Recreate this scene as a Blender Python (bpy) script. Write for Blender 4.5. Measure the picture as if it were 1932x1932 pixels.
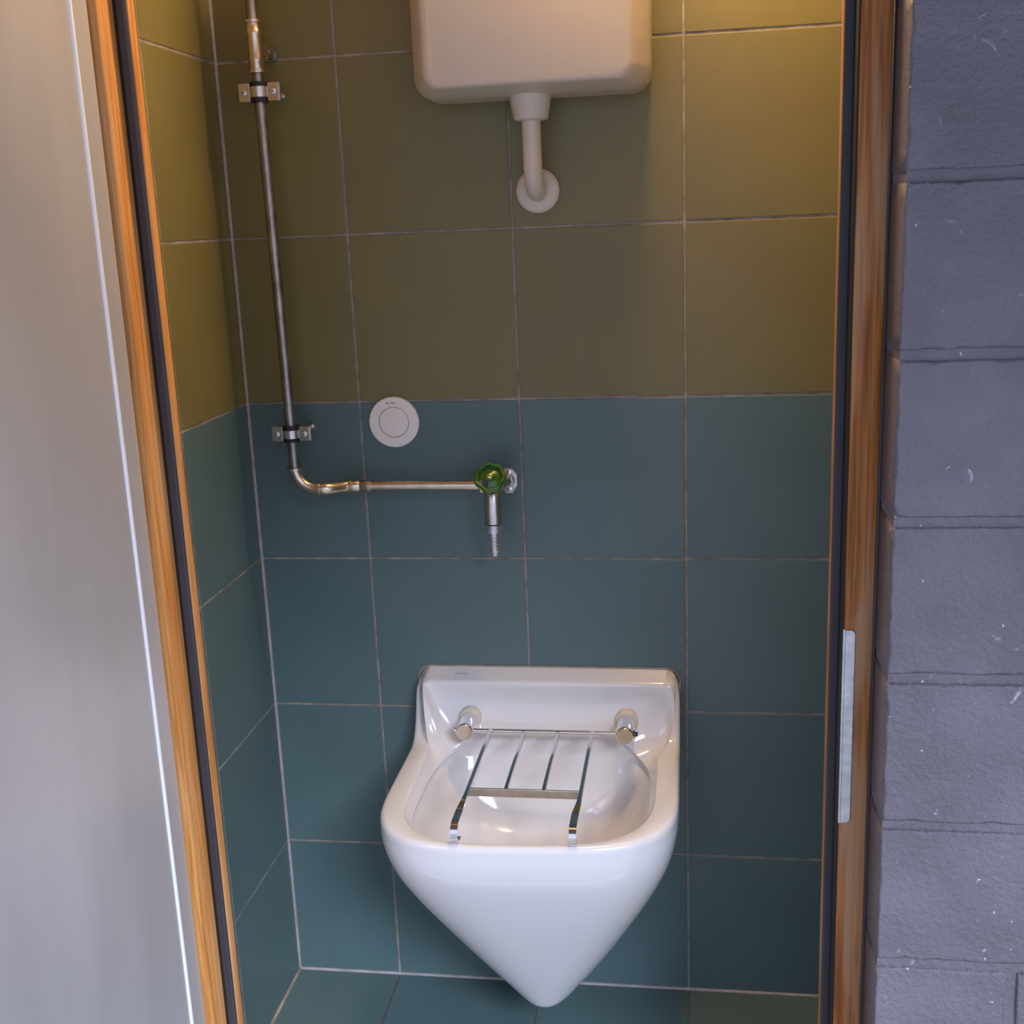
import bpy, bmesh, math, random
from mathutils import Vector, Matrix
random.seed(7)
for o in list(bpy.data.objects): bpy.data.objects.remove(o, do_unlink=True)
scene = bpy.context.scene
COL = scene.collection
PI = math.pi

# ------------------------------------------------------------------ camera
cam_d = bpy.data.cameras.new('camera'); cam = bpy.data.objects.new('camera', cam_d); COL.objects.link(cam)
YAW, PITCH, ROLL = 0.153434463, -0.239965418, 0.0413880396
Mc = Matrix.Rotation(YAW, 3, 'Z') @ Matrix.Rotation(PITCH, 3, 'X') @ Matrix.Rotation(ROLL, 3, 'Y')
right, fwd, up = Mc.col[0], Mc.col[1], Mc.col[2]
m = Matrix((right, up, -fwd)).transposed().to_4x4()
m.translation = Vector((0.307264, -2.127859, 1.526274))
cam.matrix_world = m
cam_d.sensor_fit = 'HORIZONTAL'; cam_d.sensor_width = 36.0
cam_d.lens = 2237.55 / 1932 * 36.0
cam_d.clip_start = 0.02
scene.camera = cam

# ------------------------------------------------------------------ sky and exposure
SKY = 1.0
LAMP = 165.0
world = bpy.data.worlds.new('world'); scene.world = world; world.use_nodes = True
bg = world.node_tree.nodes['Background']
bg.inputs['Color'].default_value = (0.80, 0.90, 1.22, 1); bg.inputs['Strength'].default_value = SKY
# hazy sun, low in the front right, softened by thin cloud
sun_d = bpy.data.lights.new('hazy_sun', 'SUN'); sun_d.energy = 3.0; sun_d.angle = math.radians(19); sun_d.color = (.86, .96, 1.18)
sun = bpy.data.objects.new('hazy_sun', sun_d); COL.objects.link(sun)
sun.rotation_euler = Vector((.20, -.35, .27)).to_track_quat('Z', 'Y').to_euler()
vs = scene.view_settings
vs.view_transform = 'Standard'; vs.look = 'None'; vs.gamma = 1.0; vs.use_curve_mapping = False
vs.exposure = 0.0

# ------------------------------------------------------------------ materials
MATS = {}
def mat(name, col, rough=0.5, metal=0.0, var=0.06, scale=8.0, bump=0.0, bscale=200.0, coat=0.0, stretch=None, spec=0.5, rvar=0.0):
    if name in MATS: return MATS[name]
    mt = bpy.data.materials.new(name); mt.use_nodes = True
    nt = mt.node_tree; N = nt.nodes; L = nt.links; bs = N['Principled BSDF']
    bs.inputs['Roughness'].default_value = rough; bs.inputs['Metallic'].default_value = metal
    bs.inputs['Coat Weight'].default_value = coat; bs.inputs['Specular IOR Level'].default_value = spec
    tc = N.new('ShaderNodeTexCoord'); mp = N.new('ShaderNodeMapping'); L.new(tc.outputs['Object'], mp.inputs[0])
    if stretch: mp.inputs['Scale'].default_value = stretch
    nz = N.new('ShaderNodeTexNoise'); nz.inputs['Scale'].default_value = scale; nz.inputs['Detail'].default_value = 5
    L.new(mp.outputs[0], nz.inputs[0])
    mx = N.new('ShaderNodeMix'); mx.data_type = 'RGBA'
    mx.inputs['A'].default_value = tuple(c * (1 - var) for c in col) + (1,)
    mx.inputs['B'].default_value = tuple(min(1, c * (1 + var)) for c in col) + (1,)
    rp = N.new('ShaderNodeMapRange'); rp.inputs[1].default_value = .3; rp.inputs[2].default_value = .7
    L.new(nz.outputs[0], rp.inputs[0]); L.new(rp.outputs[0], mx.inputs['Factor']); L.new(mx.outputs['Result'], bs.inputs['Base Color'])
    if rvar:
        rr = N.new('ShaderNodeMapRange'); rr.inputs[3].default_value = max(0, rough - rvar); rr.inputs[4].default_value = rough + rvar
        L.new(nz.outputs[0], rr.inputs[0]); L.new(rr.outputs[0], bs.inputs['Roughness'])
    if bump:
        n2 = N.new('ShaderNodeTexNoise'); n2.inputs['Scale'].default_value = bscale; n2.inputs['Detail'].default_value = 4
        L.new(tc.outputs['Object'], n2.inputs[0])
        b = N.new('ShaderNodeBump'); b.inputs['Strength'].default_value = bump; b.inputs['Distance'].default_value = 0.002
        L.new(n2.outputs[0], b.inputs['Height']); L.new(b.outputs[0], bs.inputs['Normal'])
    MATS[name] = mt
    return mt

def wood_mat(name, dark, light, worn, wornamt, rough=0.45):
    mt = bpy.data.materials.new(name); mt.use_nodes = True
    nt = mt.node_tree; N = nt.nodes; L = nt.links; bs = N['Principled BSDF']; bs.inputs['Roughness'].default_value = rough; bs.inputs['Specular IOR Level'].default_value = .22
    tc = N.new('ShaderNodeTexCoord')
    def noise(sc, scale, det=6):
        mp = N.new('ShaderNodeMapping'); mp.inputs['Scale'].default_value = sc; L.new(tc.outputs['Object'], mp.inputs[0])
        n = N.new('ShaderNodeTexNoise'); n.inputs['Scale'].default_value = scale; n.inputs['Detail'].default_value = det; n.inputs['Distortion'].default_value = .4
        L.new(mp.outputs[0], n.inputs[0]); return n
    g = noise((1, 1, .035), 160)
    rp = N.new('ShaderNodeValToRGB'); L.new(g.outputs[0], rp.inputs[0])
    rp.color_ramp.elements[0].position = .36; rp.color_ramp.elements[0].color = dark + (1,)
    rp.color_ramp.elements[1].position = .62; rp.color_ramp.elements[1].color = light + (1,)
    w = noise((1, 1, .12), 26)
    wr = N.new('ShaderNodeMapRange'); wr.inputs[1].default_value = .45; wr.inputs[2].default_value = .62; wr.inputs[4].default_value = wornamt
    L.new(w.outputs[0], wr.inputs[0])
    mx = N.new('ShaderNodeMix'); mx.data_type = 'RGBA'; mx.inputs['B'].default_value = worn + (1,)
    L.new(wr.outputs[0], mx.inputs['Factor']); L.new(rp.outputs[0], mx.inputs['A']); L.new(mx.outputs['Result'], bs.inputs['Base Color'])
    b = N.new('ShaderNodeBump'); b.inputs['Strength'].default_value = .35; b.inputs['Distance'].default_value = .001
    L.new(g.outputs[0], b.inputs['Height']); L.new(b.outputs[0], bs.inputs['Normal'])
    return mt

def block_mat():
    mt = bpy.data.materials.new('painted_block'); mt.use_nodes = True
    nt = mt.node_tree; N = nt.nodes; L = nt.links; bs = N['Principled BSDF']; bs.inputs['Roughness'].default_value = .5
    tc = N.new('ShaderNodeTexCoord')
    gm = N.new('ShaderNodeNewGeometry')
    def noise(scale, det, src=gm.outputs['Position'], dist=0):
        n = N.new('ShaderNodeTexNoise'); n.inputs['Scale'].default_value = scale; n.inputs['Detail'].default_value = det; n.inputs['Distortion'].default_value = dist
        L.new(src, n.inputs[0]); return n
    big = noise(9, 4)
    r1 = N.new('ShaderNodeValToRGB'); L.new(big.outputs[0], r1.inputs[0])
    r1.color_ramp.elements[0].position = .35; r1.color_ramp.elements[0].color = (.146, .131, .153, 1)
    r1.color_ramp.elements[1].position = .65; r1.color_ramp.elements[1].color = (.186, .169, .198, 1)
    # pale scuffs and chips of the paint
    sc = noise(34, 3, dist=1.2)
    s1 = N.new('ShaderNodeMapRange'); s1.inputs[1].default_value = .70; s1.inputs[2].default_value = .80; L.new(sc.outputs[0], s1.inputs[0])
    mx = N.new('ShaderNodeMix'); mx.data_type = 'RGBA'; mx.inputs['B'].default_value = (.45, .45, .50, 1)
    L.new(s1.outputs[0], mx.inputs['Factor']); L.new(r1.outputs[0], mx.inputs['A'])
    fine = noise(90, 2)
    f1 = N.new('ShaderNodeMapRange'); f1.inputs[1].default_value = .73; f1.inputs[2].default_value = .77; L.new(fine.outputs[0], f1.inputs[0])
    m2 = N.new('ShaderNodeMix'); m2.data_type = 'RGBA'; m2.inputs['B'].default_value = (.6, .6, .66, 1)
    L.new(f1.outputs[0], m2.inputs['Factor']); L.new(mx.outputs['Result'], m2.inputs['A'])
    L.new(m2.outputs['Result'], bs.inputs['Base Color'])
    bn = noise(120, 5); b2 = noise(420, 3)
    ad = N.new('ShaderNodeMath'); ad.operation = 'MULTIPLY_ADD'; ad.inputs[1].default_value = .4
    L.new(b2.outputs[0], ad.inputs[0]); L.new(bn.outputs[0], ad.inputs[2])
    b = N.new('ShaderNodeBump'); b.inputs['Strength'].default_value = .8; b.inputs['Distance'].default_value = .004
    L.new(ad.outputs[0], b.inputs['Height']); L.new(b.outputs[0], bs.inputs['Normal'])
    return mt

M_OLIVE = mat('olive_tile', (.178, .150, .050), .42, var=.05, scale=5, bump=.06, bscale=300, rvar=.05)
M_OLIVE2 = mat('olive_tile_b', (.170, .145, .050), .44, var=.05, scale=5, bump=.06, bscale=300, rvar=.05)
M_TEAL = mat('teal_tile', (.094, .150, .152), .40, var=.06, scale=5, bump=.06, bscale=300, rvar=.05)
M_TEAL2 = mat('teal_tile_b', (.089, .146, .152), .42, var=.06, scale=5, bump=.06, bscale=300, rvar=.05)
M_GROUT = mat('grout', (.27, .235, .21), .9, var=.4, scale=30, bump=.3)
M_SILIC = mat('joint_sealant', (.35, .32, .31), .6, var=.2, scale=30)
M_SILICF = mat('stained_sealant', (.34, .26, .19), .7, var=.35, scale=30)
M_PLASTER = mat('plaster', (.72, .68, .60), .8, var=.05)
M_BLOCK = block_mat()
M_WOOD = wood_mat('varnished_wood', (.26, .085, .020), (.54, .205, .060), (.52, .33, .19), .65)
M_WOOD_LIT = wood_mat('varnished_wood_lit', (.47, .185, .045), (.68, .315, .095), (.68, .42, .21), .4)  # same varnish, with the light on the left jamb put into its colour
M_RUBBER = mat('rubber_seal', (.040, .038, .048), .5, var=.1)
M_BLACK = mat('black_rubber', (.008, .007, .008), .6, var=.1)
M_DOOR = mat('grey_door_sheet', (.54, .525, .54), .33, metal=.35, var=.07, scale=3, stretch=(1, 3, .7), bump=.03, bscale=90, rvar=.08)
M_DOORLIP = mat('grey_door_lip', (.54, .525, .54), .35, metal=.35, var=.05, scale=3)
M_EDGE_HL = mat('metal_edge_highlight', (.90, .92, 1.0), .42, metal=0.2, var=.02)  # bluish white paints the sky's reflection on the rounded metal edge
M_CERAM = mat('white_ceramic', (.70, .68, .69), .10, var=.01, spec=.55, coat=.3)
M_PLASTIC = mat('white_plastic', (.60, .52, .41), .32, var=.015, scale=4)
M_PLASTIC2 = mat('pale_plastic', (.66, .58, .48), .35, var=.02)
M_BTN = mat('button_plastic', (.88, .82, .77), .4, var=.02)
M_STEEL = mat('galvanised_pipe', (.33, .30, .275), .38, metal=1.0, var=.35, scale=60, stretch=(1, 1, .6), bump=.12, bscale=240, rvar=.1)
M_FIT = mat('brass_fitting', (.66, .57, .45), .30, metal=1.0, var=.15, scale=50, bump=.06)
M_CHROME = mat('chrome', (.80, .79, .78), .10, metal=1.0, var=.05, scale=60)
M_SATIN = mat('satin_nickel', (.62, .59, .54), .30, metal=1.0, var=.1, scale=70)
M_ZINC = mat('zinc_plate', (.66, .67, .70), .38, metal=.9, var=.18, scale=60, bump=.08)
M_GREEN = mat('green_enamel', (.045, .13, .010), .16, var=.2, scale=60, coat=.4)
M_BRASS = mat('brass_screw', (.75, .58, .25), .28, metal=1.0, var=.1)
M_INK = mat('dark_print', (.09, .085, .08), .6, var=.1)
M_INK2 = mat('grey_print', (.36, .34, .33), .6, var=.1)
M_CONC = mat('concrete_paving', (.48, .475, .47), .85, var=.15, scale=6, bump=.2)
M_SOFFIT = mat('dark_soffit', (.20, .185, .17), .8, var=.1, scale=5)

# ------------------------------------------------------------------ helpers
def link(name, me, material, parent=None):
    o = bpy.data.objects.new(name, me); COL.objects.link(o)
    if material is not None and not me.materials: me.materials.append(material)
    if parent is not None: o.parent = parent
    return o
def obj(name, bm, material, parent=None, smooth=False, angle=None):
    me = bpy.data.meshes.new(name)
    bmesh.ops.recalc_face_normals(bm, faces=bm.faces[:])
    if smooth:
        for f in bm.faces: f.smooth = True
        if angle is not None:
            for e in bm.edges:
                if len(e.link_faces) == 2 and e.calc_face_angle() > math.radians(angle): e.smooth = False
    bm.to_mesh(me); bm.free()
    return link(name, me, material, parent)
def tag(o, label=None, cat=None, group=None, kind=None):
    if label: o['label'] = label
    if cat: o['category'] = cat
    if group: o['group'] = group
    if kind: o['kind'] = kind
    return o
def thing(name, label, cat, loc=(0, 0, 0), group=None):
    o = bpy.data.objects.new(name, None); COL.objects.link(o); o.location = loc; o.empty_display_size = .05
    bpy.context.view_layer.update()
    return tag(o, label, cat, group)
def child(name, bm, material, root, smooth=False, angle=None):
    # geometry is written in world coordinates; move it into the root's frame
    org = root['_org'] if '_org' in root.keys() else None
    off = Vector(org) if org else world_loc(root)
    bmesh.ops.translate(bm, verts=bm.verts[:], vec=-off)
    return obj(name, bm, material, root, smooth, angle)
def world_loc(o):
    v = Vector(o.location)
    while o.parent: o = o.parent; v = v + Vector(o.location)
    return v
def box(x0, x1, y0, y1, z0, z1, bev=0.0, seg=2, bm=None):
    own = bm is None
    b = bmesh.new()
    v = [b.verts.new(p) for p in ((x0,y0,z0),(x1,y0,z0),(x1,y1,z0),(x0,y1,z0),(x0,y0,z1),(x1,y0,z1),(x1,y1,z1),(x0,y1,z1))]
    for f in ((0,3,2,1),(4,5,6,7),(0,1,5,4),(1,2,6,5),(2,3,7,6),(3,0,4,7)): b.faces.new([v[i] for i in f])
    if bev: bmesh.ops.bevel(b, geom=b.edges[:], offset=bev, segments=seg, profile=.5, affect='EDGES')
    if own: return b
    me = bpy.data.meshes.new('t'); b.to_mesh(me); b.free(); bm.from_mesh(me); bpy.data.meshes.remove(me)
    return bm
def frame_of(d):
    d = Vector(d).normalized(); a = Vector((0, 0, 1)) if abs(d.z) < .9 else Vector((1, 0, 0))
    u = d.cross(a).normalized(); return u, d.cross(u).normalized()
def tube(pts, rad, seg=20, bm=None, caps=True, ell=None):
    bm = bm or bmesh.new(); pts = [Vector(p) for p in pts]; n = len(pts)
    if not hasattr(rad, '__len__'): rad = [rad] * n
    T = []
    for i in range(n):
        a = pts[max(0, i - 1)]; c = pts[min(n - 1, i + 1)]
        T.append((c - a).normalized() if (c - a).length > 1e-9 else Vector((0, 0, 1)))
    u, _ = frame_of(T[0]); rings = []
    for i in range(n):
        u = (u - T[i] * u.dot(T[i])).normalized(); w = T[i].cross(u)
        rings.append([bm.verts.new(pts[i] + (u * math.cos(2*PI*k/seg) + w * math.sin(2*PI*k/seg)) * rad[i]) for k in range(seg)])
    for a, c in zip(rings[:-1], rings[1:]):
        for k in range(seg): bm.faces.new((a[k], a[(k+1) % seg], c[(k+1) % seg], c[k]))
    if caps: bm.faces.new(rings[0][::-1]); bm.faces.new(rings[-1])
    return bm
def lathe(origin, axis, prof, seg=32, bm=None):
    # prof: list of (distance along axis, radius)
    bm = bm or bmesh.new(); o = Vector(origin); d = Vector(axis).normalized(); u, w = frame_of(d); rings = []
    for h, r in prof:
        if r < 1e-6: rings.append([bm.verts.new(o + d * h)])
        else: rings.append([bm.verts.new(o + d * h + (u * math.cos(2*PI*k/seg) + w * math.sin(2*PI*k/seg)) * r) for k in range(seg)])
    for a, c in zip(rings[:-1], rings[1:]):
        for k in range(seg):
            k2 = (k + 1) % seg
            if len(a) == 1 and len(c) == 1: break
            if len(a) == 1: bm.faces.new((a[0], c[k2], c[k]))
            elif len(c) == 1: bm.faces.new((a[k], a[k2], c[0]))
            else: bm.faces.new((a[k], a[k2], c[k2], c[k]))
    if len(rings[0]) > 1: bm.faces.new(rings[0][::-1])
    if len(rings[-1]) > 1: bm.faces.new(rings[-1])
    return bm
def loft(loops, cap0=True, cap1=True, bm=None):
    bm = bm or bmesh.new(); R = [[bm.verts.new(p) for p in lp] for lp in loops]; n = len(R[0])
    for a, c in zip(R[:-1], R[1:]):
        for k in range(n): bm.faces.new((a[k], a[(k+1) % n], c[(k+1) % n], c[k]))
    if cap0: bm.faces.new(R[0][::-1])
    if cap1: bm.faces.new(R[-1])
    return bm
def prism_z(poly, z0, z1, bev=0.0):
    bm = bmesh.new(); a = [bm.verts.new((x, y, z0)) for x, y in poly]; b = [bm.verts.new((x, y, z1)) for x, y in poly]; n = len(poly)
    for k in range(n): bm.faces.new((a[k], a[(k+1) % n], b[(k+1) % n], b[k]))
    bm.faces.new(a[::-1]); bm.faces.new(b)
    if bev:
        es = [e for e in bm.edges if abs(e.verts[0].co.z - e.verts[1].co.z) > .01]
        bmesh.ops.bevel(bm, geom=es, offset=bev, segments=3, profile=.5, affect='EDGES')
    return bm
def arc(c, r, a0, a1, n, ax0, ax1):
    c = Vector(c); ax0 = Vector(ax0); ax1 = Vector(ax1)
    return [c + (ax0 * math.cos(a0 + (a1 - a0) * i / n) + ax1 * math.sin(a0 + (a1 - a0) * i / n)) * r for i in range(n + 1)]
def text_mesh(s, size, name):
    cu = bpy.data.curves.new('txt', 'FONT'); cu.body = s; cu.size = size; cu.align_x = 'CENTER'; cu.align_y = 'CENTER'; cu.extrude = 0.0001
    o = bpy.data.objects.new('txt', cu); COL.objects.link(o); bpy.context.view_layer.update()
    me = bpy.data.meshes.new_from_object(o.evaluated_get(bpy.context.evaluated_depsgraph_get())); me.name = name
    bpy.data.objects.remove(o); bpy.data.curves.remove(cu)
    return me
def smooth01(t): t = max(0, min(1, t)); return t * t * (3 - 2 * t)

# ------------------------------------------------------------------ room dimensions (metres)
XL, XR = -0.5197, 0.605          # tiled side walls
YI = -0.528                      # inner face of the front wall
YO = -0.700                      # outer face of the block wall
HZ = 0.3030; ZC = 2.424          # tile rows, ceiling
GT = 0.0012                      # tiles stand this much proud of the grout
OPL, OPR = -0.500, 0.548         # opening in the block wall

# ---- tiled surfaces
TILE_CACHE = {}
def tile_mesh(w, h, mt):
    key = (round(w, 4), round(h, 4), mt.name)
    if key in TILE_CACHE: return TILE_CACHE[key]
    bm = bmesh.new(); b = .0012; t = .007
    def ring(x, y, z): return [bm.verts.new(p) for p in ((-x, -y, z), (x, -y, z), (x, y, z), (-x, y, z))]
    a = ring(w/2, h/2, -t); c = ring(w/2, h/2, -b*.6); d = ring(w/2 - b*.4, h/2 - b*.4, -b*.15); e = ring(w/2 - b, h/2 - b, 0)
    for p, q in ((a, c), (c, d), (d, e)):
        for k in range(4): bm.faces.new((p[k], p[(k+1) % 4], q[(k+1) % 4], q[k]))
    bm.faces.new(e); bm.faces.new(a[::-1])
    me = bpy.data.meshes.new('tile'); bm.to_mesh(me); bm.free(); me.materials.append(mt)
    TILE_CACHE[key] = me
    return me
def lay_tiles(parent, org, U, V, us, vs_, gap, matf):
    U = Vector(U); V = Vector(V); Nn = U.cross(V)
    R = Matrix((U, V, Nn)).transposed().to_4x4()
    for j in range(len(vs_) - 1):
        for i in range(len(us) - 1):
            u0, u1 = us[i] + gap/2, us[i+1] - gap/2; v0, v1 = vs_[j] + gap/2, vs_[j+1] - gap/2
            o = bpy.data.objects.new('tile', tile_mesh(u1 - u0, v1 - v0, matf(i, j))); COL.objects.link(o)
            mt = R.copy(); jit = random.uniform(-.0003, .0003)
            mt.translation = Vector(org) + U * (u0 + u1) / 2 + V * (v0 + v1) / 2 + Nn * (GT + jit)
            tilt = Matrix.Rotation(random.uniform(-.0018, .0018), 4, 'X') @ Matrix.Rotation(random.uniform(-.0018, .0018), 4, 'Y')
            o.matrix_world = mt @ tilt; o.parent = parent
rows = [HZ * k for k in range(9)]
def wall_mat(i, j):
    if j < 4: return M_TEAL if (i * 3 + j * 5) % 2 else M_TEAL2
    return M_OLIVE if (i * 3 + j * 5) % 2 else M_OLIVE2
GAP = .0044
wb = tag(obj('wall_back', box(XL - .1, XR + .1, 0.0, .12, -.1, ZC + .1), M_GROUT), 'tiled back wall, olive green above and dark teal below', 'wall', kind='structure')
lay_tiles(wb, (0, 0, 0), (1, 0, 0), (0, 0, 1), [XL, -.3, 0, .3, XR], rows, GAP, wall_mat)
wl = tag(obj('wall_left', box(XL - .1, XL, YI, 0.0, -.1, ZC + .1), M_GROUT), 'tiled left side wall, olive green above and dark teal below', 'wall', kind='structure')
lay_tiles(wl, (XL, 0, 0), (0, 1, 0), (0, 0, 1), [YI, -.3, 0], rows, GAP, wall_mat)
wr = tag(obj('wall_right', box(XR, XR + .1, YI, 0.0, -.1, ZC + .1), M_GROUT), 'tiled right side wall behind the door frame', 'wall', kind='structure')
lay_tiles(wr, (XR, 0, 0), (0, -1, 0), (0, 0, 1), [0, .3, -YI], rows, GAP, wall_mat)
fl = tag(obj('floor', box(XL, XR, YI, 0, -.1, 0.0), M_GROUT), 'dark teal tiled floor', 'floor', kind='structure')
M_FGROUT = mat('floor_grout', (.10, .095, .095), .9, var=.2, scale=40)
fl.data.materials.clear(); fl.data.materials.append(M_FGROUT)
lay_tiles(fl, (0, YI, 0), (1, 0, 0), (0, 1, 0), [XL, -.3, 0, .3, XR], [0, -YI - .3, -YI], GAP, lambda i, j: M_TEAL if (i + j) % 2 else M_TEAL2)
# sealant beads in the corners
def bead(name, a, b, r, mt, parent):
    o = obj(name, tube([a, b], r, seg=10), mt, parent, True, 60); return o
bead('corner_bead', (XL + .0012, -.0012, .004), (XL + .0012, -.0012, ZC), .0042, M_SILIC, wb)
bead('floor_bead', (XL + .002, -.0012, .0012), (XR - .002, -.0012, .0012), .0042, M_SILIC, fl)
bead('floor_bead', (XL + .0012, -.002, .0012), (XL + .0012, YI, .0012), .0042, M_SILICF, fl)
ce = tag(obj('ceiling', box(XL - .1, XR + .1, YI, .12, ZC + .1, ZC + .2), M_PLASTER), 'pale plastered ceiling above the tiled closet', 'ceiling', kind='structure')
obj('ceiling_board', box(XL, XR, YI, 0, ZC, ZC + .1), M_PLASTER, ce)

# ---- front wall of painted concrete blocks
wf_bm = bmesh.new()
YB = YO + .0052
box(OPR + .0015, 1.55, YB, -.586, -.05, 2.56, bm=wf_bm); box(OPR, 1.55, -.586, YI, -.05, 2.56, bm=wf_bm)
box(-1.6, OPL - .0015, YB, -.586, -.05, 2.56, bm=wf_bm); box(-1.6, OPL, -.586, YI, -.05, 2.56, bm=wf_bm)
box(OPL - .006, OPR + .006, YB, YI, 2.164, 2.56, bm=wf_bm)
wf = tag(obj('wall_front', wf_bm, M_BLOCK), 'outer wall of dark grey painted concrete blocks', 'wall', kind='structure')
BLOCKS = {}
def block_mesh(w, h, d, var):
    key = (round(w, 3), round(h, 3), var)
    if key in BLOCKS: return BLOCKS[key]
    rnd = random.Random(hash(key) & 0xffff)
    nx = max(4, int(w / .018)); nz = 10
    def jit(): return rnd.random() ** 3 * .0045
    loop = []
    for i in range(nx): loop.append((i / nx, 0))
    for i in range(nz): loop.append((1, i / nz))
    for i in range(nx): loop.append((1 - i / nx, 1))
    for i in range(nz): loop.append((0, 1 - i / nz))
    j = [jit() for _ in loop]
    def ring(ins, y, k):
        out = []
        for (a, c), q in zip(loop, j):
            e = ins + q * k
            out.append(((min(max(a * w, e), w - e)), y, (min(max(c * h, e), h - e))))
        return out
    bm = loft([ring(0, d, 0), ring(0, .006, 0), ring(.0004, .0016, .5), ring(.0014, .0004, 1), ring(.0026, 0, 1)])
    me = bpy.data.meshes.new('block'); bmesh.ops.recalc_face_normals(bm, faces=bm.faces[:])
    for f in bm.faces: f.smooth = len(f.verts) == 4
    bm.to_mesh(me); bm.free(); me.materials.append(M_BLOCK); BLOCKS[key] = me
    return me
JT = .013
def lay_blocks(x0, x1, z0, z1, first_half, var):
    # first_half: width of the first piece counted from x0
    x = x0; w = first_half
    while x < x1 - .03:
        e = min(x1, x + w)
        o = bpy.data.objects.new('block', block_mesh(e - x - (JT if e < x1 else 0), z1 - z0 - JT, .112, var % 4)); COL.objects.link(o)
        o.location = (x, YO + random.uniform(-.0012, .0012), z0 + JT / 2); o.parent = wf
        x = e; w = .40; var += 1
ZB = -.043
for k in range(13):
    z0, z1 = ZB + .2 * k, ZB + .2 * k + .2
    lay_blocks(OPR, 1.55, z0, z1, .178 if k == 2 else .245 if k % 2 == 0 else .420, k * 3)
    lay_blocks(-1.6, OPL, z0, z1, .30 if k % 2 == 0 else .50, k * 3 + 1)
    if z0 > 2.1: lay_blocks(OPL + .0, OPR - .0, z0, z1, .25 if k % 2 else .45, k * 3 + 2)

# ---- door frame
TF = 2.155
fr = bpy.data.objects.new('trim_1', None); COL.objects.link(fr)
tag(fr, 'brown varnished wooden door frame with dark rubber seals', 'door frame', kind='structure')
YF, YR = -.600, -.550            # front face of the frame, rebate
XJL, XSL = -.437, -.418          # left rebate and stop
XJR, XSR = .508, .494            # right rebate and stop
def jamb(poly, mt, name='jamb'):
    return obj(name, prism_z(poly, -.03, TF, .0028), mt, fr, True, 40)
jamb([(XJL, YF), (OPL, YF), (OPL, YI), (XSL, YI), (XSL, YR), (XJL, YR)], M_WOOD_LIT)
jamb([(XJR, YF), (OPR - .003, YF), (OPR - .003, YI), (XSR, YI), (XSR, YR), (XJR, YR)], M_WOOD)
obj('frame_head', box(XJL, XJR, YF, YI, 2.09, TF, .002), M_WOOD, fr)
obj('sill', box(XJL, XJR, YF + .002, YI, -.045, -.002, .002), M_ZINC, fr)
# rubber seals lying on the stops
obj('rubber_seal', prism_z([(XSL - .001, YR - .0015), (XSL - .001, YR - .005), (XSL - .0035, YR - .0075), (XJL + .0065, YR - .0075), (XJL + .0055, YR - .0015)], 0, 2.09), M_RUBBER, fr)
obj('rubber_seal', prism_z([(XJL + .0055, YR - .0005), (XJL + .0055, YR - .004), (XJL + .0006, YR - .004), (XJL + .0006, YR - .0005)], 0, 2.09), M_BLACK, fr)
obj('rubber_seal', prism_z([(XSR + .0008, YR - .0015), (XSR + .0008, YR - .006), (XSR + .003, YR - .0075), (XJR - .0025, YR - .0075), (XJR - .0025, YR - .0015)], 0, 2.09), M_RUBBER, fr)
obj('rubber_seal', prism_z([(XJR - .0022, YR - .001), (XJR - .0022, YF + .0045), (XJR - .0004, YF + .0045), (XJR - .0004, YR - .001)], 0, 2.09), M_BLACK, fr)
# caulk between the frame and the blocks
obj('caulk', tube([(OPR - .001, YF + .003, -.02), (OPR - .001, YF + .003, TF)], .0032, 8), M_RUBBER, fr, True)
# strike plate let into the right jamb
sp = bmesh.new()
n = 10
def plate_loop(y, ins):
    x0, x1, z0, z1 = XJR + .001 + ins, XJR + .0145 - ins, .706 + ins, .986 - ins; r = .006
    pts = [(x0, z0)]
    for c, a0 in (((x1 - r, z0 + r), -PI/2), ((x1 - r, z1 - r), 0)):
        pts += [(c[0] + r * math.cos(a0 + PI/2 * i / n), c[1] + r * math.sin(a0 + PI/2 * i / n)) for i in range(n + 1)]
    pts.append((x0, z1))
    return [(x, y, z) for x, z in pts]
loft([plate_loop(YF + .002, 0), plate_loop(YF - .001, 0), plate_loop(YF - .0018, .0008)], bm=sp)
box(XJR - .0014, XJR + .001, YF - .0018, YF + .012, .706, .986, bm=sp)
strike = obj('strike_plate', sp, M_ZINC, fr); strike['label'] = 'long narrow zinc strike plate'

# ---- open door, swung out on the left
dr = bpy.data.objects.new('door_1', None); COL.objects.link(dr)
tag(dr, 'open grey metal door swung outwards on the left', 'door', kind='structure')
XD = -.445; YH = -.606; YE = -.6535; ZD0, ZD1 = .012, 2.08
obj('door_leaf', box(XD - .040, XD, -1.46, YE - .002, ZD0, ZD1, .0015), M_DOOR, dr)
obj('hinge_lip', box(XD - .040, XD - .001, YE - .002, YH, ZD0, ZD1, .002), M_DOORLIP, dr)
obj('edge_highlight', tube([(XD - .0012, YE - .001, ZD0), (XD - .0012, YE - .001, ZD1)], .0042, 14), M_EDGE_HL, dr, True, 60)  # bead along the door's metal edge, coloured as its sky highlight

# ---- outside: paving and the roof overhang that shades the upper wall
tag(obj('ground', box(-9, 9, -12, YI - .19, -.16, -.06), M_CONC), 'grey concrete paving outside the door', 'paving', kind='structure')
tag(obj('roof_overhang', box(-4, 4, -2.6, YO - .012, 2.46, 2.58, .01), M_SOFFIT), 'dark boarded roof overhang above the block wall', 'roof', kind='structure')

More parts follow.
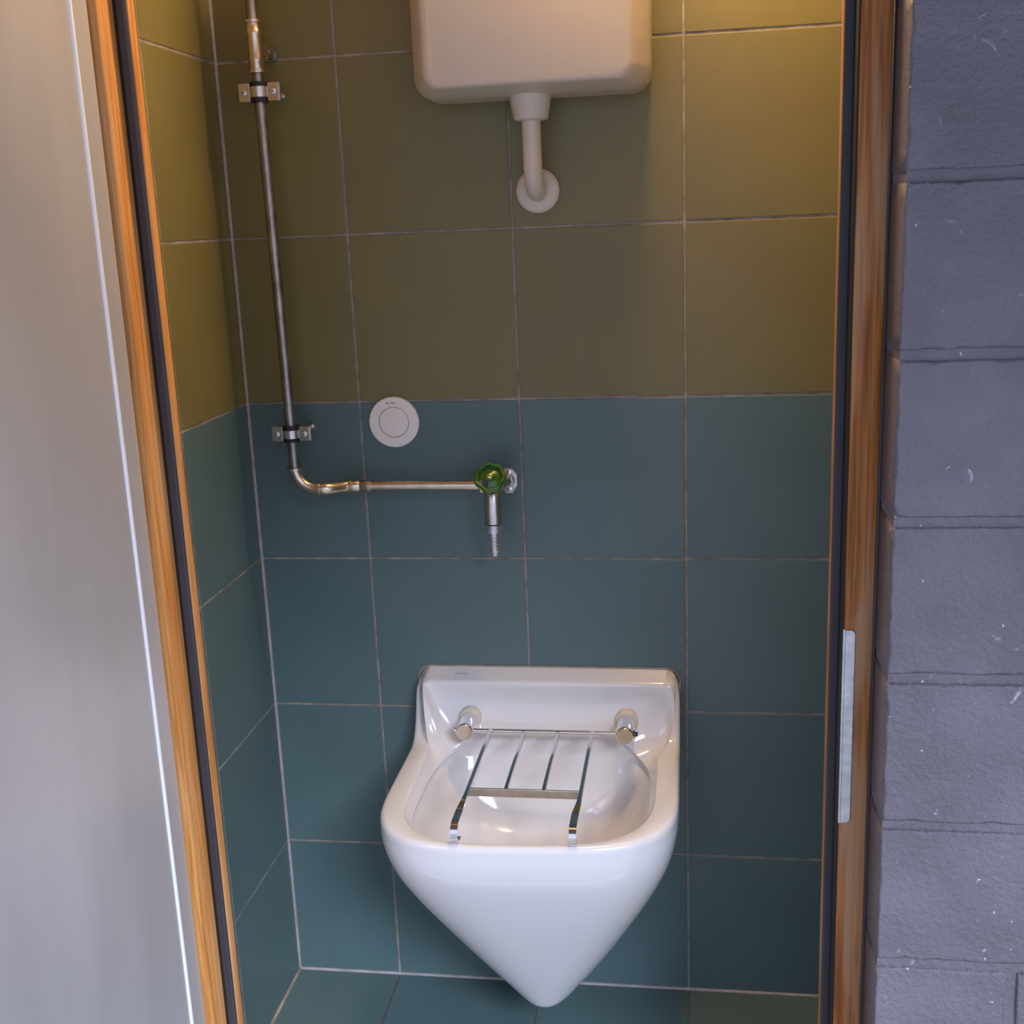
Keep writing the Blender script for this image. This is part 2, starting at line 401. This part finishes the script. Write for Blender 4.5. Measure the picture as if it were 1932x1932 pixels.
# ------------------------------------------------------------------ ceiling lamp (outside the frame, lights the closet)
lx, ly = .24, -.175
lamp = thing('ceiling_lamp', 'round warm white ceiling lamp above the cistern', 'lamp', (lx, ly, ZC))
child('base', lathe((lx, ly, ZC), (0, 0, -1), [(0, .115), (.02, .115), (.024, .11)]), M_PLASTIC, lamp, True, 40)
M_GLOW = bpy.data.materials.new('lamp_diffuser'); M_GLOW.use_nodes = True
gb = M_GLOW.node_tree.nodes['Principled BSDF']; gb.inputs['Base Color'].default_value = (.9, .85, .75, 1)
gb.inputs['Emission Color'].default_value = (1.0, .66, .33, 1); gb.inputs['Emission Strength'].default_value = LAMP
child('diffuser', lathe((lx, ly, ZC - .024), (0, 0, -1), [(0, .105), (.02, .102), (.036, .085), (.046, .05), (.049, 0)]), M_GLOW, lamp, True)

# ------------------------------------------------------------------ cistern
cx, cw = .053, .195
CB, CT = 1.727, 2.13
cist = thing('cistern', 'cream plastic toilet cistern hung high on the olive tiles', 'cistern', (cx, 0, CB))
def rrect(ins, y, r, top=CT, bot=CB, n=8):
    x0, x1, z0, z1 = cx - cw + ins, cx + cw - ins, bot + ins * .42, top
    pts = []
    for c, a0, rr in (((x0 + r, z0 + r), PI, r), ((x1 - r, z0 + r), 1.5 * PI, r), ((x1 - .01, z1 - .01), 0, .01), ((x0 + .01, z1 - .01), PI/2, .01)):
        pts += [(c[0] + rr * math.cos(a0 + PI/2 * i / n), y, c[1] + rr * math.sin(a0 + PI/2 * i / n)) for i in range(n + 1)]
    return pts
body = [rrect(.003, -.001, .032), rrect(.003, -.010, .032), rrect(0, -.0105, .034), rrect(0, -.080, .034), rrect(.0006, -.092, .034), rrect(.003, -.102, .034),
        rrect(.0245, -.1425, .026), rrect(.0285, -.1475, .024), rrect(.033, -.1500, .022), rrect(.040, -.1508, .018)]
child('tank', loft(body), M_PLASTIC, cist, True, 50)
child('lid', box(cx - cw - .004, cx + cw + .004, -.156, -.001, CT, CT + .035, .008, 3), M_PLASTIC, cist, True, 50)
px, py = .0485, -.070
child('outlet_collar', lathe((px, py, CB + .004), (0, 0, -1), [(0, .0352), (.004, .0352), (.037, .0295), (.0405, .0285), (.0425, .026), (.043, .014)]), M_PLASTIC2, cist, True, 50)
# flush pipe
fpipe = thing('flush_pipe', 'cream plastic flush pipe bending from cistern into the wall', 'pipe', (px, 0, 1.577))
ZE = 1.574; rb = .048
pts = [(px, py, CB - .036), (px, py, 1.65)] + [Vector((px, py + rb - rb * math.cos(a), ZE + rb - rb * math.sin(a))) for a in [PI/2 * i / 12 for i in range(13)]] + [(px, -.004, ZE)]
child('bent_pipe', tube(pts, .0160, 28), M_PLASTIC2, fpipe, True, 50)
child('wall_rosette', lathe((px - .0005, -.0005, 1.5765), (0, -1, 0), [(0, .0378), (.008, .0378), (.0115, .0345), (.0125, .031), (.0125, .018)], 48), M_PLASTIC2, fpipe, True, 40)

# ------------------------------------------------------------------ round push button plate
bx, bz = -.235, 1.174
btn = thing('flush_button', 'round white flush button plate on the wall', 'button', (bx, 0, bz))
child('plate', lathe((bx, -.0008, bz), (0, -1, 0), [(0, .0470), (.006, .0475), (.0082, .0462), (.0086, .044), (.0086, .0289), (.0030, .0288), (.0030, .002)], 64), M_BTN, btn, True, 35)
child('button', lathe((bx, -.004, bz), (0, -1, 0), [(0, .0279), (.0036, .0279), (.0046, .0272), (.0050, .025), (.0050, .001)], 64), M_BTN, btn, True, 35)
tm = text_mesh('GEBERIT', .0034, 'logo')
lo = link('logo', tm, M_INK, btn); lo.location = (-.0010 + .0015, -.0096, .0362); lo.rotation_euler = (PI/2, 0, 0); lo.scale = (1.0, 1.0, 1.0)
child('logo_square', box(bx - .0115, bx - .0090, -.0097, -.0095, bz + .0349, bz + .0375), M_INK, btn)

# ------------------------------------------------------------------ galvanised water pipe on the left
PXb, PXt, PY = -.4085, -.4155, -.080
def pxz(z): return PXb + (PXt - PXb) * (z - 1.10) / (1.90 - 1.10)
pr = .0097
wp = thing('water_pipe', 'galvanised steel water pipe running down and right to the tap', 'pipe', (PXb, PY, 1.065))
child('riser', tube([(pxz(z), PY, z) for z in (1.10, 1.4, 1.7, 2.0, ZC - .001)], pr, 24), M_STEEL, wp, True, 50)
# tee piece with a plugged branch to the wall
def collar(z0, z1, r): return [(z0, r), (z1, r)]
tz0, tz1 = 1.787, 1.873
tx = pxz(1.83)
child('tee', lathe((tx, PY, tz0), (0, 0, 1), [(0, .0110), (.001, .0143), (.0055, .0143), (.0065, .0122), (.016, .0118), (.018, .0128), (.024, .0128), (.026, .0124), (.060, .0124), (.062, .0128), (.068, .0128), (.070, .0118), (.0795, .0122), (.0805, .0146), (.085, .0146), (.086, .0110)], 28), M_FIT, wp, True, 40)
child('tee_branch', lathe((tx, PY + .006, 1.826), (0, 1, 0), [(0, .0112), (.012, .0112), (.018, .0132), (.024, .0132)], 24), M_FIT, wp, True, 40)
child('branch_nut', lathe((tx, PY + .030, 1.826), (0, 1, 0), [(0, .0125), (.001, .0140), (.012, .0140), (.013, .0125)], 6), M_BRASS, wp)
child('branch_nipple', lathe((tx, PY + .043, 1.826), (0, 1, 0), [(0, .0095), (.030, .0095), (.0302, .0125), (.0352, .0125)], 24), M_STEEL, wp, True, 40)
# elbow
ER = .040; ZH = 1.0645
elb = [(pxz(1.106), PY, 1.106), (pxz(1.105), PY, 1.105)] + [Vector((PXb + ER - ER * math.cos(a), PY, ZH + ER - ER * math.sin(a))) for a in [PI/2 * i / 14 for i in range(15)]] + [(PXb + ER + .006, PY, ZH)]
child('elbow', tube(elb, .0112, 24), M_FIT, wp, True, 50)
def ring_x(x, y, z, r=.0150, w=.005, axis=(1, 0, 0)): return lathe((x, y, z), axis, [(0, r - .003), (.0008, r), (w - .0008, r), (w, r - .003)], 28)
child('collar_ring', ring_x(pxz(1.10), PY, 1.1005, .0150, .0055, (0, 0, 1)), M_FIT, wp, True, 40)
child('collar_ring', ring_x(-.3665, PY, ZH, .0152, .005), M_FIT, wp, True, 40)
YP = -.050
sb = [(-.363, PY, ZH)] + [Vector((-.356 + .040 * t, PY + (YP - PY) * smooth01(t), ZH - .0015 * smooth01(t))) for t in [i / 12 for i in range(13)]] + [(-.310, YP, ZH - .0015)]
child('offset_bend', tube(sb, [.0120] * 2 + [.0120 - .0006 * math.sin(PI * i / 12) for i in range(12)] + [.0118], 24), M_FIT, wp, True, 50)
ZH2 = ZH - .0018
child('collar_ring', ring_x(-.3145, YP, ZH2, .0152, .005), M_FIT, wp, True, 40)
child('coupling', lathe((-.310, YP, ZH2), (1, 0, 0), [(0, .0116), (.012, .0116), (.013, .0108), (.017, .0108), (.018, .0116), (.031, .0116)], 28), M_FIT, wp, True, 40)
child('collar_ring', ring_x(-.279, YP, ZH2, .0152, .005), M_FIT, wp, True, 40)
child('branch_pipe', tube([(-.276, YP, ZH2), (-.062, YP, ZH2)], .0092, 24), M_FIT, wp, True, 50)

# pipe clamps
def clamp(z, h, label, rod_z):
    x = pxz(z)
    t = thing('pipe_clamp', label, 'clamp', (x, 0, z), 'clamps on the water pipe')
    rub = lathe((x, PY, z - h/2 - .002), (0, 0, 1), [(0, .0100), (.0004, .0150), (h + .0036, .0150), (h + .004, .0100)], 28)
    child('rubber_sleeve', rub, M_BLACK, t, True, 40)
    band = bmesh.new()
    hb = h * .30
    lathe((x, PY, z - hb), (0, 0, 1), [(0, .0148), (.0005, .0164), (2 * hb - .0005, .0164), (2 * hb, .0148)], 32, bm=band)
    child('band', band, M_SATIN, t, True, 40)
    for s in (-1, 1):
        e = box(x + s * .0155 if s > 0 else x - .0355, x + .0355 if s > 0 else x - .0155, PY - .0045, PY - .0015, z - h/2, z + h/2, .0008)
        es = [ed for ed in e.edges if abs(ed.verts[0].co.y - ed.verts[1].co.y) > .001 and abs(ed.verts[0].co.x - x) > .03]
        child('ear', e, M_SATIN, t)
        e2 = box(x + s * .0155 if s > 0 else x - .0355, x + .0355 if s > 0 else x - .0155, PY + .0015, PY + .0045, z - h/2, z + h/2, .0008)
        child('ear', e2, M_SATIN, t)
        child('screw', lathe((x + s * .0258, PY + .006, z), (0, -1, 0), [(0, .003), (.0105, .003), (.0106, .0052), (.0125, .0050), (.0137, .0036), (.0139, .001)], 18), M_ZINC, t, True, 40)
        child('screw_slot', box(x + s * .0258 - .0030, x + s * .0258 + .0030, PY - .0082, PY - .0078, z - .0006, z + .0006), M_BLACK, t)
    child('threaded_rod', lathe((x + .014, PY + .012, rod_z), (0, 1, 0), [(0, .0036), (.0 + .062, .0036), (.0621, .0068), (.0655, .0068)], 14), M_FIT, t, True, 40)
    child('rod_boss', lathe((x + .006, PY + .013, rod_z), (1, 0, 0), [(0, .004), (.001, .0058), (.015, .0058), (.016, .004)], 12), M_SATIN, t, True, 40)
    return t
clamp(1.757, .030, 'upper pipe clamp with two screws below the brass tee', 1.757)
clamp(1.168, .026, 'lower pipe clamp with two screws above the pipe elbow', 1.168)

# ------------------------------------------------------------------ tap with green handwheel
tX, tY, tZ = -.046, -.052, 1.0625
tap = thing('garden_tap', 'brass tap with green handwheel and hose tail above the sink', 'tap', (tX, 0, tZ))
# wall bracket plate
pl = []
for y, k in ((-.0006, 1), (-.0040, 1), (-.0052, .92)):
    pl.append([(-.0245 + k * a * .0165, y, 1.061 + k * b * .024) for a, b in ((-1, -.6), (-.45, -1), (.45, -1), (1, -.45), (1, .45), (.45, 1), (-.45, 1), (-1, .6))])
child('wall_plate', loft(pl), M_SATIN, tap)
child('wall_shank', lathe((-.0265, -.005, 1.061), (-.35, -1, 0), [(0, .0135), (.006, .0135), (.007, .0115), (.040, .0115)], 24), M_SATIN, tap, True, 40)
for dz in (-.016, .016): child('plate_screw', lathe((-.0235, -.005, 1.061 + dz), (0, -1, 0), [(0, .0045), (.0022, .0042), (.003, .002)], 14), M_CHROME, tap, True, 40)
child('inlet_nut', lathe((tX - .026, YP, ZH2), (1, 0, 0), [(0, .0125), (.002, .0142), (.014, .0142), (.016, .0125)], 6), M_FIT, tap)
# body and spout
body = tube([(tX, tY + .012, tZ), (tX, tY, tZ + .002), (tX + .001, tY - .012, tZ - .003), (tX + .0015, tY - .021, tZ - .014), (tX + .002, tY - .0255, tZ - .028), (tX + .002, tY - .0265, tZ - .040), (tX + .002, tY - .0265, tZ - .0635), (tX + .002, tY - .0265, tZ - .0645)],
            [.0125, .0150, .0160, .0155, .0150, .0163, .0163, .0150], 28)
child('tap_body', body, M_SATIN, tap, True, 50)
sx, sy = tX + .002, tY - .0265
child('washer', lathe((sx, sy, tZ - .0640), (0, 0, -1), [(0, .0128), (.0024, .0128)], 28), M_BLACK, tap, True, 40)
child('hose_nut', lathe((sx, sy, tZ - .0660), (0, 0, -1), [(0, .0130), (.0008, .0145), (.0150, .0141), (.0158, .0118)], 28), M_ZINC, tap, True, 40)
prof = [(0, .0094)]
for k in range(5): prof += [(.008 + k * .0066, .0090), (.0085 + k * .0066, .0099), (.0122 + k * .0066, .0089)]
prof += [(.0415, .0088), (.0435, .0078), (.0437, .004)]
child('hose_tail', lathe((sx, sy, tZ - .0815), (0, 0, -1), prof, 24), M_ZINC, tap, True, 40)
# bonnet, stem and wheel
wd = Vector((.03, -.84, .54)).normalized()
b0 = Vector((tX, tY - .006, tZ + .002))
child('bonnet', lathe(b0, wd, [(0, .0125), (.014, .0135), (.016, .0150), (.026, .0150), (.028, .0120), (.036, .0085), (.044, .0060)], 24), M_SATIN, tap, True, 40)
wc = b0 + wd * .041
wu, wv = frame_of(wd)
if wv.z < 0: wv = -wv
wu = wv.cross(wd)
def lob(a): return 1.0 + .060 * math.cos(7 * a + .3)
loops = []
for h, r in ((-.010, .0200), (-.0112, .0232), (-.0095, .0268), (-.004, .0284), (.001, .0282), (.0042, .0268), (.0056, .0246), (.0050, .0224), (.002, .0206), (-.003, .0194)):
    loops.append([wc + wd * h + (wu * math.cos(a) + wv * math.sin(a)) * r * lob(a) for a in [2*PI*k/84 for k in range(84)]])
loops.append(loops[0])
rim_bm = loft(loops, False, False); bmesh.ops.remove_doubles(rim_bm, verts=rim_bm.verts[:], dist=1e-6)
wheel = child('handwheel', rim_bm, M_GREEN, tap, True); wheel['label'] = 'green lobed handwheel'
def wchild(name, bm, mt, sm=True, ang=40):
    bmesh.ops.translate(bm, verts=bm.verts[:], vec=-world_loc(wheel)); return obj(name, bm, mt, wheel, sm, ang)
# web with one open sector at the lower left
web = bmesh.new(); a0, a1 = math.radians(258), math.radians(258 + 296); nn = 40
rings = []
for r, h in ((.0075, .0), (.0198, -.0035)):
    rings.append(([web.verts.new(wc + wd * h + (wu * math.cos(a0 + (a1-a0)*k/nn) + wv * math.sin(a0 + (a1-a0)*k/nn)) * r) for k in range(nn + 1)],
                  [web.verts.new(wc + wd * (h - .003) + (wu * math.cos(a0 + (a1-a0)*k/nn) + wv * math.sin(a0 + (a1-a0)*k/nn)) * r) for k in range(nn + 1)]))
(ta, ba), (tb, bb) = rings
for k in range(nn):
    web.faces.new((ta[k], ta[k+1], tb[k+1], tb[k])); web.faces.new((ba[k+1], ba[k], bb[k], bb[k+1]))
    web.faces.new((tb[k], tb[k+1], bb[k+1], bb[k])); web.faces.new((ta[k+1], ta[k], ba[k], ba[k+1]))
for k in (0, nn): web.faces.new((ta[k], tb[k], bb[k], ba[k]))
wchild('web', web, M_GREEN)
wchild('hub', lathe(wc - wd * .008, wd, [(0, .0075), (.010, .0085), (.0125, .0078), (.0130, .0066)], 28), M_GREEN)
wchild('screw', lathe(wc + wd * .0045, wd, [(0, .0052), (.0018, .0050), (.0026, .0040), (.0027, .001)], 20), M_BRASS)

# ------------------------------------------------------------------ slop sink
sx0, SW, SF, SZ = .034, .2530, .457, .570
sink = thing('slop_sink', 'white ceramic slop sink hung on the wall above the floor', 'sink', (sx0, 0, .10))
NF, NB = 112, 168
def resample(pts, n):
    d = [0.0]
    for a, c in zip(pts[:-1], pts[1:]): d.append(d[-1] + math.hypot(c[0] - a[0], c[1] - a[1]))
    out = []; j = 0
    for i in range(n):
        t = d[-1] * i / n
        while d[j+1] < t: j += 1
        f = (t - d[j]) / max(1e-9, d[j+1] - d[j])
        out.append((pts[j][0] + (pts[j+1][0] - pts[j][0]) * f, pts[j][1] + (pts[j+1][1] - pts[j][1]) * f))
    return out
def outline(w, yb, yf, ym, nf, nb):
    # plan outline: superelliptic front from ym to yf, back from ym to yb
    def half(a0, depth, e, sgn, n):
        res = []
        for part in (0, 1):
            P = []
            for i in range(121):
                a = a0 + PI/2 * part + PI/2 * i / 120
                c, s = math.cos(a), math.sin(a)
                P.append((w * math.copysign(abs(c) ** (2 / e), c), ym + depth * abs(s) ** (2 / e) * sgn))
            res += resample(P, n // 2)
        return res
    return half(PI, ym - yf, nf, -1, NF) + half(0, yb - ym, nb, 1, NB)
def zrim(x, y):
    # side profile of the rim: level in front, sweeping up to the sloping ledge of the back plate
    if y > -.035: z = .675 + (y + .035) * .53
    else: z = SZ + .105 * max(0, min(1, (y + .125) / .090)) ** 3.8
    z -= .006 * smooth01((-.36 - y) / .10)
    k = max(0, (z - SZ - .01) / .112); dx = abs(x) - (SW - .028)
    if dx > 0: z -= k * (.028 - math.sqrt(max(0, .028 ** 2 - min(dx, .028) ** 2))) * .95
    return z
def L3(pl, zf): return [(sx0 + x, y, zf(x, y) if callable(zf) else zf) for x, y in pl]
def interp(tab, z):
    n = len(tab)
    for i in range(n - 1):
        z0, v0 = tab[i]; z1, v1 = tab[i+1]
        if z <= z1 or i == n - 2:
            za, va = tab[max(0, i-1)]; zb, vb = tab[min(n-1, i+2)]
            h = z1 - z0; m0 = (v1 - va) / (z1 - za); m1 = (vb - v0) / (zb - z0); t = max(0, min(1, (z - z0) / h))
            return v0*(2*t**3-3*t*t+1) + h*m0*(t**3-2*t*t+t) + v1*(-2*t**3+3*t*t) + h*m1*(t**3-t*t)
WT = [(.0945, .004), (.0955, .012), (.0980, .022), (.102, .031), (.109, .0410), (.120, .0520), (.148, .0720), (.189, .1000), (.240, .131), (.305, .166), (.365, .1965), (.400, .2130), (.434, .2275), (.465, .2390), (.500, .2480), (.532, .2525), (.58, .2530)]
def FT(z):
    q = max(0, .534 - z); F = SF - .60 * (math.sqrt(q * q + .045 ** 2) - .045)
    return F - .020 * max(0, (.11 - z) / .018) ** 2
loops = []
zs = [.0945, .0950, .0960, .0975, .0995, .103, .108, .114, .122, .13, .14, .15] + [.165 + .015 * i for i in range(30)]
for z in zs:
    if z > .530: break
    w = interp(WT, z); F = FT(z); t = (z - .0945) / (.54 - .0945)
    pl = outline(w, -.001, -F, -(.17 + .08 * t), 2.15 + 1.35 * smooth01(t * 1.1), 2.3 + 37.7 * smooth01((t - .62) / .36) ** 1.5)
    loops.append(L3(pl, z))
of = outline(SW, -.001, -SF, -.25, 3.5, 40)
def ins_outline(d, df=None, db=None, nb=40, nf=3.5, top=None):
    # d: inset at the sides, df at the front, db at the back, top: side inset beside the back plate
    df = d if df is None else df; db = d if db is None else db
    pl = outline(SW - d, -.001 - db, -SF + df, -.25, nf, nb)
    if top is None: return pl
    out = []
    for x, y in pl:
        k = smooth01((y + .135) / .095)
        out.append((x * (1 + k * (d - top) / (SW - d)), y))
    return out
for f in (.2, .4, .6, .8):
    loops.append([(sx0 + x, y, .532 + (zrim(x, y) - .012 - .532) * f) for x, y in of])
loops.append(L3(of, lambda x, y: zrim(x, y) - .0105))
for d, dz in ((.0010, .0066), (.0026, .0036), (.0050, .0013), (.0080, .0)):
    pl = ins_outline(d, d * .8, d * .15)
    loops.append(L3(pl, lambda x, y, dz=dz: zrim(x, y) - dz))
i0 = ins_outline(.038, .0130, .0300, 40, 3.4, .0095)
loops.append(L3(i0, lambda x, y: zrim(x, y)))
zr0 = [p[2] for p in loops[-1]]
def mixloop(A, B, f): return [(a[0] + (b[0] - a[0]) * f, a[1] + (b[1] - a[1]) * f, a[2] + (b[2] - a[2]) * f) for a, b in zip(A, B)]
def zcrease(x, y):
    b = smooth01((y + .26) / .17)
    return .545 + .042 * b - .045 * b * smooth01((abs(x) - .11) / .09)
i1 = [(sx0 + x, y, zr0[k] - .0012) for k, (x, y) in enumerate(ins_outline(.0400, .0145, .0335, 38, 3.4, .0115))]
i2 = [(sx0 + x, y, zr0[k] - .0045) for k, (x, y) in enumerate(ins_outline(.0416, .0155, .0360, 34, 3.4, .0140))]
i3 = [(sx0 + x, y, zr0[k] - .0090) for k, (x, y) in enumerate(ins_outline(.0428, .0162, .0370, 28, 3.4, .0165))]
loops += [i1, i2, i3]
cr = [(sx0 + x, y, zcrease(x, y)) for x, y in ins_outline(.0520, .0225, .0560, 4.6, 3.4)]
for f in (.12, .25, .4, .55, .7, .85, .95, 1.0):
    lp = mixloop(i3, cr, f)
    # hollow the wall slightly so that the cheeks run into the back plate in a curve
    loops.append([(p[0], p[1] + .010 * math.sin(PI * f) * smooth01((p[1] + .20) / .12), p[2]) for p in lp])
def inner(d, df, db, nb, nf, zfun):
    return [(sx0 + x, y, zfun(x, y)) for x, y in ins_outline(d, df, db, nb, nf)]
loops.append(inner(.0515, .0232, .0540, 4.6, 3.4, lambda x, y: zcrease(x, y) - .0030))
loops.append(inner(.0500, .0250, .0480, 4.5, 3.4, lambda x, y: zcrease(x, y) - .0075))
loops.append(inner(.0505, .0280, .0455, 4.4, 3.4, lambda x, y: zcrease(x, y) - .0150))
for w, yb, yf, z, e in ((.196, -.055, -.418, .515, 3.3), (.186, -.068, -.400, .475, 3.0), (.166, -.085, -.375, .440, 2.6), (.140, -.105, -.345, .415, 2.4), (.105, -.130, -.310, .398, 2.2), (.06, -.165, -.270, .389, 2.1), (.02, -.195, -.235, .386, 2)):
    loops.append(L3(outline(w, yb, yf, -.21, e, e + .6), lambda x, y, z=z: z + .02 * smooth01((y + .15) / .1) * (z > .45)))
# the bowl's front hangs a touch further out on its left side
loops = [[(x, y + .045 * (x - sx0) * min(1, abs(y) / .45), z) for x, y, z in lp] for lp in loops]
basin = child('basin', loft(loops), M_CERAM, sink, True, 75)
basin['label'] = 'white glazed basin with raised back plate'
# sealant line between the back plate and the tiles
sl = []
for i in range(97):
    a = PI * i / 96
    x = -(SW + .0002) * math.copysign(abs(math.cos(a)) ** .25, math.cos(a)) if i not in (0, 96) else -(SW + .0002) * math.cos(a)
    xc = max(-SW + 2e-4, min(SW - 2e-4, x))
    sl.append((sx0 + x, -.0026, zrim(xc, -.001) + .0002))
sl = [(sx0 - SW - .0002, -.0026, .60)] + sl + [(sx0 + SW + .0002, -.0026, .60)]
child('sealant', tube(sl, .0017, 8), M_SILICF, sink, True)
child('drain', lathe((sx0, -.215, .3862), (0, 0, 1), [(0, .028), (.002, .028), (.003, .024), (.001, .02), (.001, .002)], 28), M_CHROME, sink, True, 40)
tm2 = text_mesh('LAUFEN', .0052, 'maker_mark')
mk = link('maker_mark', tm2, M_INK2, sink); mk.location = (-.165, -.020, .5838); mk.rotation_euler = (math.radians(28), 0, 0); mk.scale = (1.3, 1, 1)

# ------------------------------------------------------------------ hinged chrome bucket grate
GZ, GY = .6045, -.105
gr = thing('bucket_grate', 'chrome bucket grate lying across the white sink', 'grate', (sx0, GY, GZ))
mx = (-.111, .187)
for x in mx:
    c = child('pivot', lathe((x, -.052, GZ + .0005), (0, -1, 0), [(0, .0166), (.061, .0166), (.0635, .0162), (.0650, .0150), (.0652, .002)], 36), M_CHROME, gr, True, 40)
    w = lathe((x, -.043, GZ + .0015), (0, -1, 0), [(0, .0215), (.0120, .0215), (.0140, .0200), (.0140, .0150)], 36)
    bmesh.ops.translate(w, verts=w.verts[:], vec=-world_loc(c)); obj('washer', w, M_PLASTIC2, c, True, 40)
child('hinge_rod', tube([(mx[0] - .0205, GY, GZ), (mx[1] + .0195, GY, GZ)], .0043, 16), M_CHROME, gr, True, 50)
child('rod_end', lathe((mx[0] - .0175, GY, GZ), (-1, 0, 0), [(0, .0036), (.0005, .0056), (.003, .0056), (.0045, .003)], 16), M_CHROME, gr, True, 40)
child('retaining_clip', lathe((mx[1] + .0160, GY, GZ), (1, 0, 0), [(0, .0075), (.0014, .0078), (.0016, .0046), (.0070, .0046), (.0075, .003)], 8), M_BLACK, gr)
bars = [-.0625, .0005, .0640, .1270]
BW, BH = .0062, .0090
YC = -.342
def bar(x, y0, y1, tw=0.0):
    return box(x - BW/2, x + BW/2, y1, y0, GZ - BH/2 - .001, GZ + BH/2 - .001, .0012, 2)
for i, x in enumerate(bars):
    if i in (1, 2): child('bar', bar(x, GY + .003, YC), M_CHROME, gr, True, 40)
    else:
        # outer bars run on, twist flat and end in a hook over the front rim
        s = -1 if i == 0 else 1
        P = []
        path = [(GY + .003, 0, 0, 0), (-.30, 0, 0, 0), (-.362, 0, 0, 0), (-.374, .15, -.0005, .0005), (-.386, .5, -.0025, .002), (-.398, .9, -.0055, .004), (-.406, 1, -.0065, .0045)]
        yy, zz = -.424, GZ - .0065
        path += [(yy, 1, -.0065, .0045)]
        hook_c = (-.436, GZ - .0065 - .0165)
        for k in range(1, 15):
            a = PI/2 + PI * 1.05 * k / 14
            path.append((hook_c[0] + 0.0180 * math.cos(a) , 1, hook_c[1] + .0165 * math.sin(a) - GZ, .0045))
        path.append((hook_c[0] + .010, 1, hook_c[1] - .0170 - GZ, .0045))
        V3 = [Vector((x - (.0 if s < 0 else 0) + ox * (-1 if i == 0 else -1), y, GZ + dz)) for y, tw, dz, ox in path]
        bm = bmesh.new(); rings = []
        for k, (p, (y, tw, dz, ox)) in enumerate(zip(V3, path)):
            a = V3[max(0, k-1)]; c = V3[min(len(V3)-1, k+1)]; T = (c - a).normalized()
            X = Vector((1, 0, 0)); Nn = X.cross(T).normalized()
            wx = BW + (.0118 - BW) * tw; wn = BH + (.0018 - BH) * tw
            rings.append([bm.verts.new(p + X * q * wx / 2 + Nn * r * wn / 2) for q, r in ((-1, -1), (1, -1), (1, 1), (-1, 1))])
        for a, c in zip(rings[:-1], rings[1:]):
            for k in range(4): bm.faces.new((a[k], a[(k+1) % 4], c[(k+1) % 4], c[k]))
        bm.faces.new(rings[0][::-1]); bm.faces.new(rings[-1])
        child('hooked_bar', bm, M_CHROME, gr, True, 40)
child('cross_bar', box(bars[0], bars[3], YC - .0020, YC + .0020, GZ - .0105, GZ + .0040, .0006), M_SATIN, gr)
